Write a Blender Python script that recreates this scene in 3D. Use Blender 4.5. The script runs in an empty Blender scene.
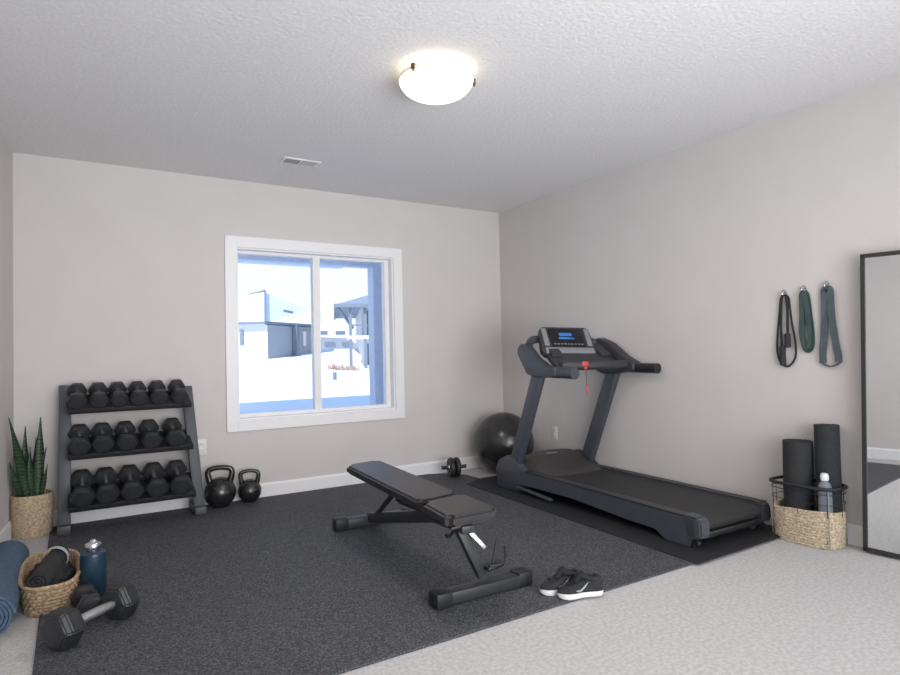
import bpy, bmesh, math, random
from mathutils import Matrix, Vector, noise
R=math.radians; PI=math.pi
sc=bpy.context.scene; C=sc.collection
random.seed(7)

# ------------------------------------------------------------------ materials
def mat(name,col,rough=.6,metal=0,bump=0,bscale=100,var=0,vscale=20,col2=None,spec=.5,emit=None,estr=0,detail=3,ramp=(.4,.6),coords='Object'):
    m=bpy.data.materials.new(name); m.use_nodes=True; nt=m.node_tree; n=nt.nodes; l=nt.links
    b=n['Principled BSDF']; b.inputs['Base Color'].default_value=(*col,1); b.inputs['Roughness'].default_value=rough
    b.inputs['Metallic'].default_value=metal; b.inputs['Specular IOR Level'].default_value=spec
    tc=n.new('ShaderNodeTexCoord')
    if col2 is None and var: col2=tuple(min(1,c*(1+var)) for c in col)
    if col2 is None: var=.06; col2=tuple(min(1,c*1.06) for c in col)
    no=n.new('ShaderNodeTexNoise'); no.inputs['Scale'].default_value=vscale; no.inputs['Detail'].default_value=detail
    cr=n.new('ShaderNodeValToRGB'); cr.color_ramp.elements[0].position=ramp[0]; cr.color_ramp.elements[1].position=ramp[1]
    cr.color_ramp.elements[0].color=(*col,1); cr.color_ramp.elements[1].color=(*col2,1)
    l.new(tc.outputs[coords],no.inputs['Vector']); l.new(no.outputs['Fac'],cr.inputs['Fac']); l.new(cr.outputs['Color'],b.inputs['Base Color'])
    if bump:
        nb=n.new('ShaderNodeTexNoise'); nb.inputs['Scale'].default_value=bscale; nb.inputs['Detail'].default_value=4
        bp=n.new('ShaderNodeBump'); bp.inputs['Strength'].default_value=bump; bp.inputs['Distance'].default_value=.01
        l.new(tc.outputs[coords],nb.inputs['Vector']); l.new(nb.outputs['Fac'],bp.inputs['Height']); l.new(bp.outputs['Normal'],b.inputs['Normal'])
    if emit: b.inputs['Emission Color'].default_value=(*emit,1); b.inputs['Emission Strength'].default_value=estr
    return m
M={}
M['wall']=mat('wall_paint',(.605,.578,.568),.9,bump=.12,bscale=90,col2=(.617,.590,.580),vscale=3,spec=.2)
M['ceil']=mat('ceiling_texture',(.74,.74,.755),.95,bump=.45,bscale=50,col2=(.79,.79,.80),vscale=60,spec=.1)
M['trim']=mat('white_trim_paint',(.80,.80,.82),.45,col2=(.805,.805,.825))
M['carpet']=mat('light_carpet',(.50,.495,.50),1,bump=.6,bscale=170,col2=(.60,.595,.60),vscale=60,spec=.05,detail=6)
M['mat']=mat('speckled_rubber',(.030,.032,.037),.72,bump=.4,bscale=150,col2=(.135,.14,.155),vscale=140,detail=6,ramp=(.42,.66),spec=.4)
M['mat2']=mat('smooth_rubber',(.021,.022,.025),.7,bump=.1,bscale=250,spec=.3)
M['steel']=mat('charcoal_powder_coat',(.058,.064,.075),.5,bump=.03,bscale=300)
M['black']=mat('black_plastic',(.013,.014,.016),.5,bump=.04,bscale=250)
M['hex']=mat('rubber_hex_head',(.017,.019,.022),.42,bump=.08,bscale=260,col2=(.024,.026,.030),vscale=30,spec=.5)
M['chrome']=mat('brushed_chrome',(.62,.62,.64),.25,1,bump=.05,bscale=300)
M['knurl']=mat('knurled_grip',(.42,.42,.44),.38,.85,bump=.4,bscale=500)
M['cast']=mat('black_cast_iron',(.013,.013,.015),.26,bump=.05,bscale=120,spec=.7)
M['ball']=mat('glossy_black_vinyl',(.022,.022,.024),.26,bump=.02,bscale=60,spec=.6)
M['pad']=mat('black_leatherette',(.021,.020,.022),.36,bump=.10,bscale=320,col2=(.026,.0245,.026),vscale=12,spec=.45)
M['frame']=mat('dark_slate_metal',(.030,.033,.038),.42,bump=.03,bscale=300)
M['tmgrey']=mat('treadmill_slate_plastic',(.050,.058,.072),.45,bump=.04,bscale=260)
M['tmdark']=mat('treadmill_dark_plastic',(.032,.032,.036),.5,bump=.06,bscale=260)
M['hood']=mat('hood_brown_black_plastic',(.040,.036,.037),.5,bump=.06,bscale=260)
M['belt']=mat('running_belt_rubber',(.022,.022,.024),.68,bump=.12,bscale=300)
M['band_lt']=mat('console_silver_band',(.20,.21,.22),.4)
M['screen']=mat('console_screen',(.006,.007,.01),.15)
M['blueled']=mat('screen_blue_display',(.02,.12,.35),.3,emit=(.08,.32,.85),estr=.22)
M['red']=mat('red_plastic',(.55,.05,.05),.4)
M['white']=mat('white_plastic',(.72,.72,.73),.4)
M['navy']=mat('navy_bottle_coat',(.012,.036,.062),.28,bump=.02,bscale=120,spec=.6)
M['bluefoam']=mat('slate_blue_foam',(.055,.095,.16),.85,bump=.35,bscale=320,col2=(.075,.12,.19),vscale=60)
M['bluedark']=mat('blue_foam_shadowed_end',(.035,.06,.10),.9,bump=.3,bscale=320)
M['cloth']=mat('black_cloth',(.018,.018,.020),.95,bump=.5,bscale=180,col2=(.028,.027,.029))
M['shoe']=mat('shoe_black_mesh',(.016,.018,.021),.85,bump=.5,bscale=420,col2=(.026,.028,.032),vscale=120)
M['sole']=mat('white_foam_sole',(.70,.70,.71),.6,bump=.1,bscale=120)
M['silver']=mat('silver_shoe_mark',(.34,.36,.37),.4,.3)
M['band1']=mat('black_webbing',(.022,.020,.022),.8,bump=.3,bscale=300)
M['green']=mat('deep_green_latex',(.040,.068,.068),.40,bump=.05,bscale=120,col2=(.055,.088,.087),vscale=14)
M['teal']=mat('grey_teal_latex',(.060,.088,.098),.5,bump=.05,bscale=120,col2=(.08,.108,.118),vscale=14)
M['blackfoam']=mat('charcoal_mat_foam',(.018,.021,.025),.85,bump=.3,bscale=300,col2=(.024,.027,.031),vscale=50)
M['mirrorframe']=mat('dark_metal_mirror_frame',(.035,.035,.038),.4,.3)
M['mirror']=mat('mirror_glass',(.86,.88,.89),.015,1); 
for nd in list(M['mirror'].node_tree.nodes):
    if nd.type=='VALTORGB': nd.color_ramp.elements[1].color=(.86,.88,.89,1)
M['soil']=mat('potting_soil',(.03,.02,.014),1,bump=.6,bscale=90)
M['snow']=mat('snow',(.86,.89,.95),.9,bump=.1,bscale=3,spec=.1)
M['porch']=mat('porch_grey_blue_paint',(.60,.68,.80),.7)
M['sidw']=mat('white_and_sunlit_siding',(.72,.73,.75),.8)  # also carries the painted sunlight of the left house front
M['sidg']=mat('grey_and_shaded_siding',(.34,.37,.40),.8)
M['fascia']=mat('grey_fascia',(.20,.24,.29),.7)
M['hglass']=mat('house_window_glass',(.16,.22,.30),.2)
M['roofg']=mat('snow_dusted_shingles',(.26,.31,.38),.9,bump=.3,bscale=20)
M['twig']=mat('dry_twigs',(.42,.27,.20),.9)
def wicker(name,a,b,sc_=85):
    m=mat(name,a,.75,bump=.5,bscale=160,col2=b,vscale=sc_,detail=5,ramp=(.35,.68),spec=.25); return m
M['wick1']=wicker('pale_seagrass',(.34,.25,.165),(.62,.50,.36))
M['wick2']=wicker('golden_wicker',(.26,.17,.10),(.62,.47,.31))
M['wick3']=wicker('natural_rattan',(.38,.30,.20),(.76,.64,.49))
# leaf: cross bands
def leafmat():
    m=bpy.data.materials.new('snake_plant_leaf'); m.use_nodes=True; nt=m.node_tree; n=nt.nodes; l=nt.links; b=n['Principled BSDF']
    tc=n.new('ShaderNodeTexCoord'); w=n.new('ShaderNodeTexWave'); w.bands_direction='Z'; w.inputs['Scale'].default_value=14; w.inputs['Distortion'].default_value=7; w.inputs['Detail'].default_value=2; w.inputs['Detail Scale'].default_value=2
    cr=n.new('ShaderNodeValToRGB'); cr.color_ramp.elements[0].position=.3; cr.color_ramp.elements[1].position=.8
    cr.color_ramp.elements[0].color=(.010,.026,.015,1); cr.color_ramp.elements[1].color=(.050,.085,.048,1)
    l.new(tc.outputs['Object'],w.inputs['Vector']); l.new(w.outputs['Fac'],cr.inputs['Fac']); l.new(cr.outputs['Color'],b.inputs['Base Color']); b.inputs['Roughness'].default_value=.4
    return m
M['leaf']=leafmat()
def glassmat():
    m=bpy.data.materials.new('window_pane_glass'); m.use_nodes=True; nt=m.node_tree; n=nt.nodes; l=nt.links
    n.remove(n['Principled BSDF']); t=n.new('ShaderNodeBsdfTransparent'); t.inputs[0].default_value=(.97,.985,1,1); g=n.new('ShaderNodeBsdfGlossy'); g.inputs['Roughness'].default_value=.02
    f=n.new('ShaderNodeFresnel'); f.inputs[0].default_value=1.10; mx=n.new('ShaderNodeMixShader')
    l.new(f.outputs[0],mx.inputs[0]); l.new(t.outputs[0],mx.inputs[1]); l.new(g.outputs[0],mx.inputs[2]); l.new(mx.outputs[0],n['Material Output'].inputs['Surface']); return m
M['glass']=glassmat()
def clearplastic():
    m=mat('clear_blue_bottle_plastic',(.36,.42,.47),.12,spec=.6); b=m.node_tree.nodes['Principled BSDF']; b.inputs['Transmission Weight'].default_value=.55; b.inputs['IOR'].default_value=1.2
    return m
M['clear']=clearplastic()
M['bowl']=mat('lit_frosted_glass_bowl',(.9,.85,.75),.4,emit=(1,.86,.62),estr=1.7)
M['lightrim']=mat('frosted_rim',(.75,.70,.64),.4,emit=(1,.80,.60),estr=.12)
M['bronze']=mat('bronze_clip',(.12,.09,.05),.4,.8)
M['strapgrey']=mat('light_grey_strap',(.36,.38,.42),.6)
M['ventdark']=mat('vent_shadow_grey',(.16,.16,.18),.8)

# ------------------------------------------------------------------ object helpers
def world_origin(p):
    v=Vector((0,0,0))
    while p is not None: v+=p.location; p=p.parent
    return v
def obj(name,bm,m,parent=None,origin=None,smooth=True,angle=35,label=None,cat=None,group=None,kind=None,mods=None):
    bmesh.ops.recalc_face_normals(bm,faces=bm.faces[:])
    if parent is not None: off=world_origin(parent)
    elif origin is not None: off=Vector(origin)
    else: off=Vector((0,0,0))
    lo=Vector((0,0,0))
    bmesh.ops.translate(bm,verts=bm.verts[:],vec=-off)
    me=bpy.data.meshes.new(name); bm.to_mesh(me); bm.free()
    if smooth:
        me.polygons.foreach_set('use_smooth',[True]*len(me.polygons)); me.set_sharp_from_angle(angle=R(angle))
    o=bpy.data.objects.new(name,me); C.objects.link(o)
    if isinstance(m,(list,tuple)):
        for k in m: me.materials.append(k)
    else: me.materials.append(m)
    if parent is not None: o.parent=parent
    else: o.location=off
    if label: o['label']=label
    if cat: o['category']=cat
    if group: o['group']=group
    if kind: o['kind']=kind
    return o
def thing(name,label,cat,loc=(0,0,0),group=None):
    o=bpy.data.objects.new(name,None); C.objects.link(o); o.location=loc; o.empty_display_size=.1
    o['label']=label; o['category']=cat
    if group: o['group']=group
    return o
def dup(root,loc,rot=None,label=None,group=None):
    r=root.copy(); C.objects.link(r); r.location=loc
    if rot is not None: r.rotation_euler=rot
    if label: r['label']=label
    if group: r['group']=group
    for ch in list(root.children):
        c=ch.copy(); C.objects.link(c); c.parent=r
        for g in list(ch.children):
            d=g.copy(); C.objects.link(d); d.parent=c
    return r
def B(): return bmesh.new()
def merge(bm,src):
    me=bpy.data.meshes.new('t'); src.to_mesh(me); src.free(); bm.from_mesh(me); bpy.data.meshes.remove(me)
def box(bm,c,s,rot=None,bev=0,seg=2,mtx=None):
    t=B(); bmesh.ops.create_cube(t,size=1)
    bmesh.ops.scale(t,vec=s,verts=t.verts)
    if bev: bmesh.ops.bevel(t,geom=t.edges[:],offset=bev,segments=seg,affect='EDGES',profile=.5)
    X=Matrix.Translation(Vector(c))
    if rot is not None: X=X@(rot.to_4x4() if isinstance(rot,Matrix) else Matrix.Rotation(rot[2],4,'Z')@Matrix.Rotation(rot[1],4,'Y')@Matrix.Rotation(rot[0],4,'X'))
    if mtx is not None: X=mtx@X
    bmesh.ops.transform(t,matrix=X,verts=t.verts); merge(bm,t)
def bx(bm,lo,hi,bev=0,seg=2):
    c=[(a+b)/2 for a,b in zip(lo,hi)]; s=[abs(b-a) for a,b in zip(lo,hi)]; box(bm,c,s,bev=bev,seg=seg)
def beam(bm,a,b,w,h,up=(0,0,1),bev=.004,seg=2):
    a=Vector(a);b=Vector(b);d=(b-a);L=d.length;z=d.normalized();x=Vector(up).cross(z)
    if x.length<1e-4: x=Vector((1,0,0))
    x.normalize(); y=z.cross(x)
    m=Matrix((x,y,z)).transposed(); box(bm,(a+b)/2,(w,h,L),rot=m,bev=bev,seg=seg)
def tube(bm,pts,r,seg=10,closed=False,cap=True,flat=None):
    pts=[Vector(p) for p in pts]; n=len(pts); rings=[]
    rr=r if isinstance(r,(list,tuple)) else [r]*n
    prev=None
    for i,p in enumerate(pts):
        if closed: t=(pts[(i+1)%n]-pts[i-1])
        else: t=pts[min(i+1,n-1)]-pts[max(i-1,0)]
        t.normalize()
        if prev is None:
            u=t.orthogonal().normalized()
        else:
            u=prev-t*prev.dot(t)
            u=u.normalized() if u.length>1e-6 else t.orthogonal().normalized()
        prev=u; v=t.cross(u)
        rings.append([bm.verts.new(p+(u*math.cos(2*PI*k/seg)+v*math.sin(2*PI*k/seg))*rr[i]) for k in range(seg)])
    m=n if closed else n-1
    for i in range(m):
        A=rings[i];D=rings[(i+1)%n]
        sh=0
        if closed and i==n-1:
            best=1e9
            for s in range(seg):
                q=sum((A[k].co-D[(k+s)%seg].co).length for k in range(seg))
                if q<best: best=q;sh=s
        for k in range(seg): bm.faces.new((A[k],A[(k+1)%seg],D[(k+1+sh)%seg],D[(k+sh)%seg]))
    if cap and not closed:
        bm.faces.new(rings[0][::-1]); bm.faces.new(rings[-1])
def lathe(bm,prof,seg=32,mtx=None,cap=True):
    rings=[]
    t=B()
    for r,z in prof:
        if r<1e-5: rings.append([t.verts.new((0,0,z))])
        else: rings.append([t.verts.new((r*math.cos(2*PI*k/seg),r*math.sin(2*PI*k/seg),z)) for k in range(seg)])
    for A,D in zip(rings,rings[1:]):
        for k in range(seg):
            a,b,c,d=A[k%len(A)],A[(k+1)%len(A)],D[(k+1)%len(D)],D[k%len(D)]
            f=[]
            for v in (a,b,c,d):
                if v not in f: f.append(v)
            if len(f)>2: t.faces.new(f)
    if cap:
        for Rg in (rings[0],rings[-1]):
            if len(Rg)>2: t.faces.new(Rg)
    if mtx is not None: bmesh.ops.transform(t,matrix=mtx,verts=t.verts)
    merge(bm,t)
def prism(bm,poly,fn,t0,t1,bev=0,seg=2):
    t=B(); a=[t.verts.new(fn(p[0],p[1],t0)) for p in poly]; b=[t.verts.new(fn(p[0],p[1],t1)) for p in poly]; n=len(poly)
    t.faces.new(a[::-1]); t.faces.new(b)
    for i in range(n): t.faces.new((a[i],a[(i+1)%n],b[(i+1)%n],b[i]))
    if bev:
        bmesh.ops.recalc_face_normals(t,faces=t.faces[:])
        bmesh.ops.bevel(t,geom=t.edges[:],offset=bev,segments=seg,affect='EDGES',profile=.5)
    merge(bm,t)
YZ=lambda a,b,t:(t,a,b)       # polygon in y,z, extruded along x
XY=lambda a,b,t:(a,b,t)
def frame_m(o,x,y):
    x=Vector(x).normalized(); z=x.cross(Vector(y)).normalized(); y=z.cross(x)
    m=Matrix((x,y,z)).transposed().to_4x4(); m.translation=Vector(o); return m
def bez(p0,p1,p2,p3,n=12):
    return [Vector(p0)*(1-t)**3+Vector(p1)*3*t*(1-t)**2+Vector(p2)*3*t*t*(1-t)+Vector(p3)*t**3 for t in [i/n for i in range(n+1)]]
def smoothpath(pts,k=4):
    pts=[Vector(p) for p in pts]; out=[]
    for i in range(len(pts)-1):
        p0=pts[max(i-1,0)];p1=pts[i];p2=pts[i+1];p3=pts[min(i+2,len(pts)-1)]
        for j in range(k):
            t=j/k; out.append(.5*((2*p1)+(p2-p0)*t+(2*p0-5*p1+4*p2-p3)*t*t+(3*p1-p0-3*p2+p3)*t**3))
    out.append(pts[-1]); return out

# ------------------------------------------------------------------ ROOM
H=2.5; YF=-7.6
wx0,wx1,wz0,wz1=-2.642,-1.109,.535,2.057   # outer casing
cw=.085
ox0,ox1,oz0,oz1=wx0+cw,wx1-cw,wz0+cw,wz1-cw
def lwx(y): return -3.978+.10*y            # slightly splayed left wall
b=B(); bx(b,(-5,YF,-.12),(.15,.15,0)); obj('floor',b,M['carpet'],kind='structure')
b=B(); bx(b,(-5,YF,H),(.15,.15,H+.15)); obj('ceiling',b,M['ceil'],kind='structure')
b=B()
bx(b,(-5,0,0),(ox0,.15,H)); bx(b,(ox1,0,0),(.15,.15,H)); bx(b,(ox0,0,0),(ox1,.15,oz0)); bx(b,(ox0,0,oz1),(ox1,.15,H))
obj('wall_back',b,M['wall'],kind='structure')
b=B(); bx(b,(0,YF,0),(.15,0,H)); obj('wall_right',b,M['wall'],kind='structure')
b=B(); prism(b,[(lwx(0),0),(lwx(0)-.15,0),(lwx(YF)-.15,YF),(lwx(YF),YF)],XY,0,H); obj('wall_left',b,M['wall'],kind='structure')
b=B(); bx(b,(-5,YF-.15,0),(.15,YF,H)); obj('wall_front',b,M['wall'],kind='structure')
bp=[(0,0),(-.014,0),(-.014,.095),(-.006,.112),(0,.112)]
b=B(); prism(b,[(p[0],p[1]) for p in bp],lambda a,c,t:(t,a,c),lwx(0),0); obj('baseboard_back',b,M['trim'],kind='structure',smooth=False)
b=B(); prism(b,bp,lambda a,c,t:(a,t,c),YF,-.014); obj('baseboard_right',b,M['trim'],kind='structure',smooth=False)
b=B(); prism(b,bp,lambda a,c,t:(lwx(t)-a,t,c),YF,-.014); obj('baseboard_left',b,M['trim'],kind='structure',smooth=False)

# window
win=bpy.data.objects.new('window_1',None); C.objects.link(win); win.location=((wx0+wx1)/2,0,wz0); win['kind']='structure'
b=B()
bx(b,(wx0,-.018,wz0),(wx0+cw,0,wz1),.002); bx(b,(wx1-cw,-.018,wz0),(wx1,0,wz1),.002)
bx(b,(wx0+cw,-.018,wz1-cw),(wx1-cw,0,wz1),.002); bx(b,(wx0+cw,-.018,wz0),(wx1-cw,0,wz0+cw),.002)
obj('window_casing',b,M['trim'],win,smooth=False)
b=B(); th=.012
bx(b,(ox0,0,oz0),(ox0+th,.15,oz1)); bx(b,(ox1-th,0,oz0),(ox1,.15,oz1)); bx(b,(ox0+th,0,oz1-th),(ox1-th,.15,oz1)); bx(b,(ox0+th,0,oz0),(ox1-th,.15,oz0+th))
obj('window_jamb',b,M['trim'],win,smooth=False)
b=B(); f=.036; x0,x1,z0,z1=ox0+th,ox1-th,oz0+th,oz1-th
bx(b,(x0,.07,z0),(x0+.018,.13,z1)); bx(b,(x1-.040,.07,z0),(x1,.13,z1)); bx(b,(x0+.018,.07,z1-f*.6),(x1-.040,.13,z1)); bx(b,(x0+.018,.07,z0),(x1-.040,.13,z0+f*.8))
obj('window_frame',b,M['trim'],win,smooth=False)
b=B(); bx(b,(-1.915,.060,z0+f*.8),(-1.855,.125,z1-f*.6)); obj('mullion',b,M['trim'],win,smooth=False)
for a,c in ((x0+.02,-1.915),(-1.855,x1-.036)):
    b=B(); bx(b,(a,.098,z0+.028),(c,.102,z1-.02)); obj('window_pane',b,M['glass'],win,smooth=False)

# ------------------------------------------------------------------ OUTSIDE
def gz(x,y): return .42+.012*y+max(0,min(y,24)-15)*.085-.085*min(3,max(0,x-3))*min(1,max(0,(21-y)/3))*min(1,y/15)+.015*math.sin(x*.7+y*.4)
b=B(); nx,ny=30,40; grid=[]
for j in range(ny+1):
    y=.16+ (j/ny)**1.6*60; row=[]
    for i in range(nx+1):
        x=-22+i/nx*(30+70*(j/ny)); row.append(b.verts.new((x,y,gz(min(x,12),min(y,26)))))
    grid.append(row)
for j in range(ny):
    for i in range(nx): b.faces.new((grid[j][i],grid[j][i+1],grid[j+1][i+1],grid[j+1][i]))
obj('snowy_ground',b,M['snow'],label='snow covered ground outside the window',cat='snow',kind='structure')
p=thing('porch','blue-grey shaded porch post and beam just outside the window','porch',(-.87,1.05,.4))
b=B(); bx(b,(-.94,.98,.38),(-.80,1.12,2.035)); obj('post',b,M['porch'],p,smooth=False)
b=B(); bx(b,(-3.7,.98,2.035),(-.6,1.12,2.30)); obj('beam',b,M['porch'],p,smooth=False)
b=B(); bx(b,(-4.2,.25,2.30),(-.5,3.00,2.38)); obj('porch_shade_roof',b,M['porch'],p,smooth=False)  # unseen slab, stretched outward so its shadow covers the near snow
def quad(b,*ps): b.faces.new([b.verts.new(q) for q in ps])
# left house
C0=Vector((3.08,20,0)); S=Vector((.777,.63,0)); Fd=Vector((-.80,.60,0)); hz=2.52
h=thing('house','grey sided house with steep snowy roof and front coloured white for sunlight, across the snow','house',(3.08,20,.5))
def wallq(b,a,c,z0,z1,t=.1):
    n=(c-a).cross(Vector((0,0,1))).normalized()*t
    prism(b,[(a.x,a.y),(c.x,c.y),((c-n).x,(c-n).y),((a-n).x,(a-n).y)],XY,z0,z1)
b=B(); wallq(b,C0+Fd*9,C0,.2,hz); obj('front_wall',b,M['sidw'],h,smooth=False,label='front wall coloured white for the sun on it')  # same siding as the side wall; sunlight put into the white
b=B(); wallq(b,C0,C0+S*3.5,.2,hz); obj('side_wall',b,M['sidg'],h,smooth=False,label='grey side wall')  # same siding as the front, coloured as its shaded side
b=B(); pc=C0+S*1.72; wallq(b,pc+Vector((.15,-.18,0)),pc+S*.22+Vector((.15,-.18,0)),.2,hz,.2); obj('downspout_panel',b,M['fascia'],h,smooth=False)
A=Vector((3.81,23.0,4.08)); Bk=Vector((6.79,25.5,3.5)); A2=Vector((3.25,24.0,4.03))
e0=Vector((2.95,19.8,hz)); e1=C0+S*3.6+Vector((.1,-.15,hz)); e2=C0+Fd*9.3+Vector((-.2,-.2,hz))
b=B(); prism_pts=[e0,e1,Bk,A]; quad(b,*prism_pts); quad(b,*[q+Vector((0,0,-.1)) for q in prism_pts]); obj('roof',b,M['snow'],h,smooth=False)
b=B(); quad(b,e0+Vector((0,.05,0)),A,A2,C0+Fd*9.3+Vector((0,1,3.4)),e2); obj('roof_slope',b,M['snow'],h,smooth=False)
b=B(); beam(b,e0,A,.10,.16,bev=0); beam(b,A,A2+Vector((0,-.3,-.1)),.10,.22,bev=0); beam(b,e0,e1,.08,.1,bev=0); beam(b,e0,e2,.08,.1,bev=0); obj('fascia',b,M['fascia'],h,smooth=False)
for k,(t,zz,w,hh) in enumerate(((1.0,1.95,.14,.62),(2.1,1.95,.14,.62))):
    q=C0+Fd*t; b=B(); wallq(b,q+Fd*w+Vector((-.04,-.06,0)),q+Vector((-.04,-.06,0)),zz-hh/2,zz+hh/2,.05); obj('window',b,M['fascia'],h,smooth=False)
q=C0+Fd*1.25; b=B(); wallq(b,q+Fd*.9+Vector((-.04,-.06,0)),q+Vector((-.04,-.06,0)),.75,1.12,.05); obj('window',b,M['hglass'],h,smooth=False)
q=C0+S*2.5; b=B(); wallq(b,q+Vector((.04,-.05,0)),q+S*.22+Vector((.04,-.05,0)),1.6,2.25,.05); obj('window',b,M['sidw'],h,smooth=False)
b=B(); quad(b,(4.3,21.9,3.12),(4.9,22.4,3.08),(4.95,22.55,3.2),(4.35,22.05,3.24)); obj('skylight',b,M['fascia'],h,smooth=False)
# far low house
g=thing('house','low grey house with snowy roof seen between the two nearer houses','house',(9.5,29,.8))
b=B(); quad(b,(7.0,30,2.35),(10.6,30,2.2),(11.6,30,1.55),(11.6,30,.5),(7.0,30,.4)); quad(b,(7.0,30.2,2.35),(7,30.2,.4),(11.6,30.2,.5),(11.6,30.2,1.5)); obj('wall',b,M['sidg'],g,smooth=False)
b=B(); quad(b,(6.5,31,3.2),(12,31,3.0),(12,30.5,2.0),(6.5,29.7,2.3)); obj('roof',b,M['snow'],g,smooth=False)
for x in (8.6,9.7):
    b=B(); bx(b,(x,29.6,2.38),(x+.6,29.66,2.62)); obj('window',b,M['fascia'],g,smooth=False)
# right house
g=thing('house','white two storey house with raised deck and grey hip roof at right','house',(5.3,17.5,.6))
b=B(); bx(b,(6.1,19.0,.3),(14,26,3.15)); obj('wall',b,M['sidw'],g,smooth=False)
b=B(); quad(b,(5.05,17.5,3.12),(14,17.5,3.12),(14,22.5,4.7),(9.2,22.5,4.7)); quad(b,(5.05,17.5,3.12),(9.2,22.5,4.7),(9.2,26.5,3.6),(5.05,26.5,3.12)); quad(b,(5.05,17.5,3.12),(5.05,26.5,3.12),(14,26.5,3.12),(14,17.5,3.12)); obj('roof',b,M['roofg'],g,smooth=False)
b=B(); bx(b,(5.0,17.42,3.0),(14,17.5,3.14)); bx(b,(4.98,17.45,3.0),(5.05,26,3.14)); obj('fascia',b,M['fascia'],g,smooth=False)
b=B(); beam(b,(5.15,17.6,3.0),(5.72,18.0,2.2),.09,.09,bev=0); obj('brace',b,M['fascia'],g,smooth=False)
b=B(); bx(b,(5.5,17.6,1.76),(14,19,1.90)); obj('deck',b,M['sidw'],g,smooth=False)
for x in (5.55,6.12,6.9):
    b=B(); bx(b,(x,17.62,.5),(x+.12,17.74,3.0)); obj('post',b,M['fascia'],g,smooth=False)
b=B(); bx(b,(5.55,17.64,2.28),(14,17.70,2.34)); [bx(b,(5.7+i*.14,17.66,1.9),(5.715+i*.14,17.68,2.3)) for i in range(20)]; obj('railing',b,M['fascia'],g,smooth=False)
for (xa,xb,za,zb) in ((6.25,6.65,1.95,2.95),(7.05,7.75,1.95,2.9),(6.25,6.7,.75,1.6),(7.1,7.8,.75,1.55)):
    b=B(); bx(b,(xa,18.94,za),(xb,18.99,zb)); f_=obj('window',b,M['fascia'],g,smooth=False)
    b=B(); bx(b,(xa+.06,18.92,za+.06),(xb-.06,18.95,zb-.06)); obj('pane',b,M['hglass'],f_,smooth=False)
b=B(); rr=random.Random(3)
for i in range(130):
    x=4.45+rr.random()*1.15; y=16.2+rr.random()*.8; z=gz(x,y); s=.06+.16*rr.random()
    tube(b,[(x,y,z-.02),(x+rr.uniform(-.12,.12),y+rr.uniform(-.1,.1),z+s)],.012,3)
obj('dry_shrub',b,M['twig'],origin=(5.5,17,gz(5.5,17)),label='low reddish-brown dry shrubs in the snow before the white house',cat='shrub',kind='stuff')
b=B(); z=gz(1.88,9.5); bx(b,(1.84,9.45,z-.05),(1.92,9.55,z+.16),.02); lathe(b,[(0,.20),(.04,.19),(.06,.15)],12,Matrix.Translation((1.88,9.5,z)))
obj('utility_bollard',b,M['fascia'],origin=(1.88,9.5,z),label='small dark utility post standing alone in the snow',cat='post')

g.rotation_euler=(0,0,R(-21))
# ------------------------------------------------------------------ CEILING FIXTURES
lc=Vector((-2.115,-2.37,H))
t=thing('ceiling_light','lit frosted glass bowl light on the ceiling with bronze clips','ceiling light',lc)
b=B(); lathe(b,[(0,0),(.13,0),(.13,-.03),(0,-.03)],40,Matrix.Translation(lc)); obj('base_plate',b,M['trim'],t)
b=B(); prof=[(.182*math.sin(a),-.055-.092*math.cos(a)) for a in [i/14*PI/2 for i in range(15)]]
lathe(b,prof+[(.176,-.053),(0,-.060)],48,Matrix.Translation(lc),cap=False); obj('glass_bowl',b,M['bowl'],t)
b=B(); lathe(b,[(.181,-.060),(.188,-.056),(.188,-.048),(.181,-.046),(.179,-.053)],48,Matrix.Translation(lc),cap=False); obj('rim',b,M['lightrim'],t)
for a in (205,85,335):
    q=lc+Vector((.189*math.cos(R(a)),.189*math.sin(R(a)),-.052)); b=B(); box(b,q,(.016,.016,.026),(0,0,R(a)),.003); tube(b,[q,q+Vector((0,0,-.022))],.006,8); obj('clip',b,M['bronze'],t)
vx,vy=-2.25,-.68
t=thing('ceiling_vent','small white rectangular air vent in the ceiling near the back wall','vent',(vx,vy,H))
b=B(); bx(b,(vx-.135,vy-.062,H-.006),(vx+.135,vy+.062,H),.002); obj('vent_frame',b,M['trim'],t)
for s,mm in ((-1,'ventdark'),(1,'ventdark')):
    b=B(); bx(b,(vx+s*.060-.052,vy-.040,H-.0085),(vx+s*.060+.052,vy+.040,H-.006)); o=obj('backing',b,M[mm],t)
    b=B(); [box(b,(vx+s*.060-.046+i*.0115,vy,H-.010),(.003 if s<0 else .006,.080,.002),(0,R(35),0)) for i in range(9)]; obj('slats',b,M['trim'],t)

# ------------------------------------------------------------------ OUTLETS
def outlet(c,nrm,label):
    t=thing('wall_outlet',label,'outlet',c)
    x=Vector((0,0,1)).cross(Vector(nrm)); m=frame_m(c,x,(0,0,1))
    b=B(); box(b,(0,0,.003),(.072,.116,.006),bev=.002,mtx=m); obj('cover_plate',b,M['white'],t)
    for s in (-1,1):
        b=B(); box(b,(0,s*.024,.007),(.034,.030,.003),bev=.001,mtx=m)
        o=obj('socket',b,M['white'],t)
        b=B(); box(b,(-.007,s*.024+.003,.009),(.003,.010,.001),mtx=m); box(b,(.007,s*.024+.003,.009),(.003,.010,.001),mtx=m); obj('slot',b,M['ventdark'],o)
outlet((-2.825,0,.44),(0,-1,0),'white wall outlet low on the back wall beside the dumbbell rack')
outlet((0,-.755,.375),(-1,0,0),'white wall outlet low on the right wall behind the treadmill')

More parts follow.
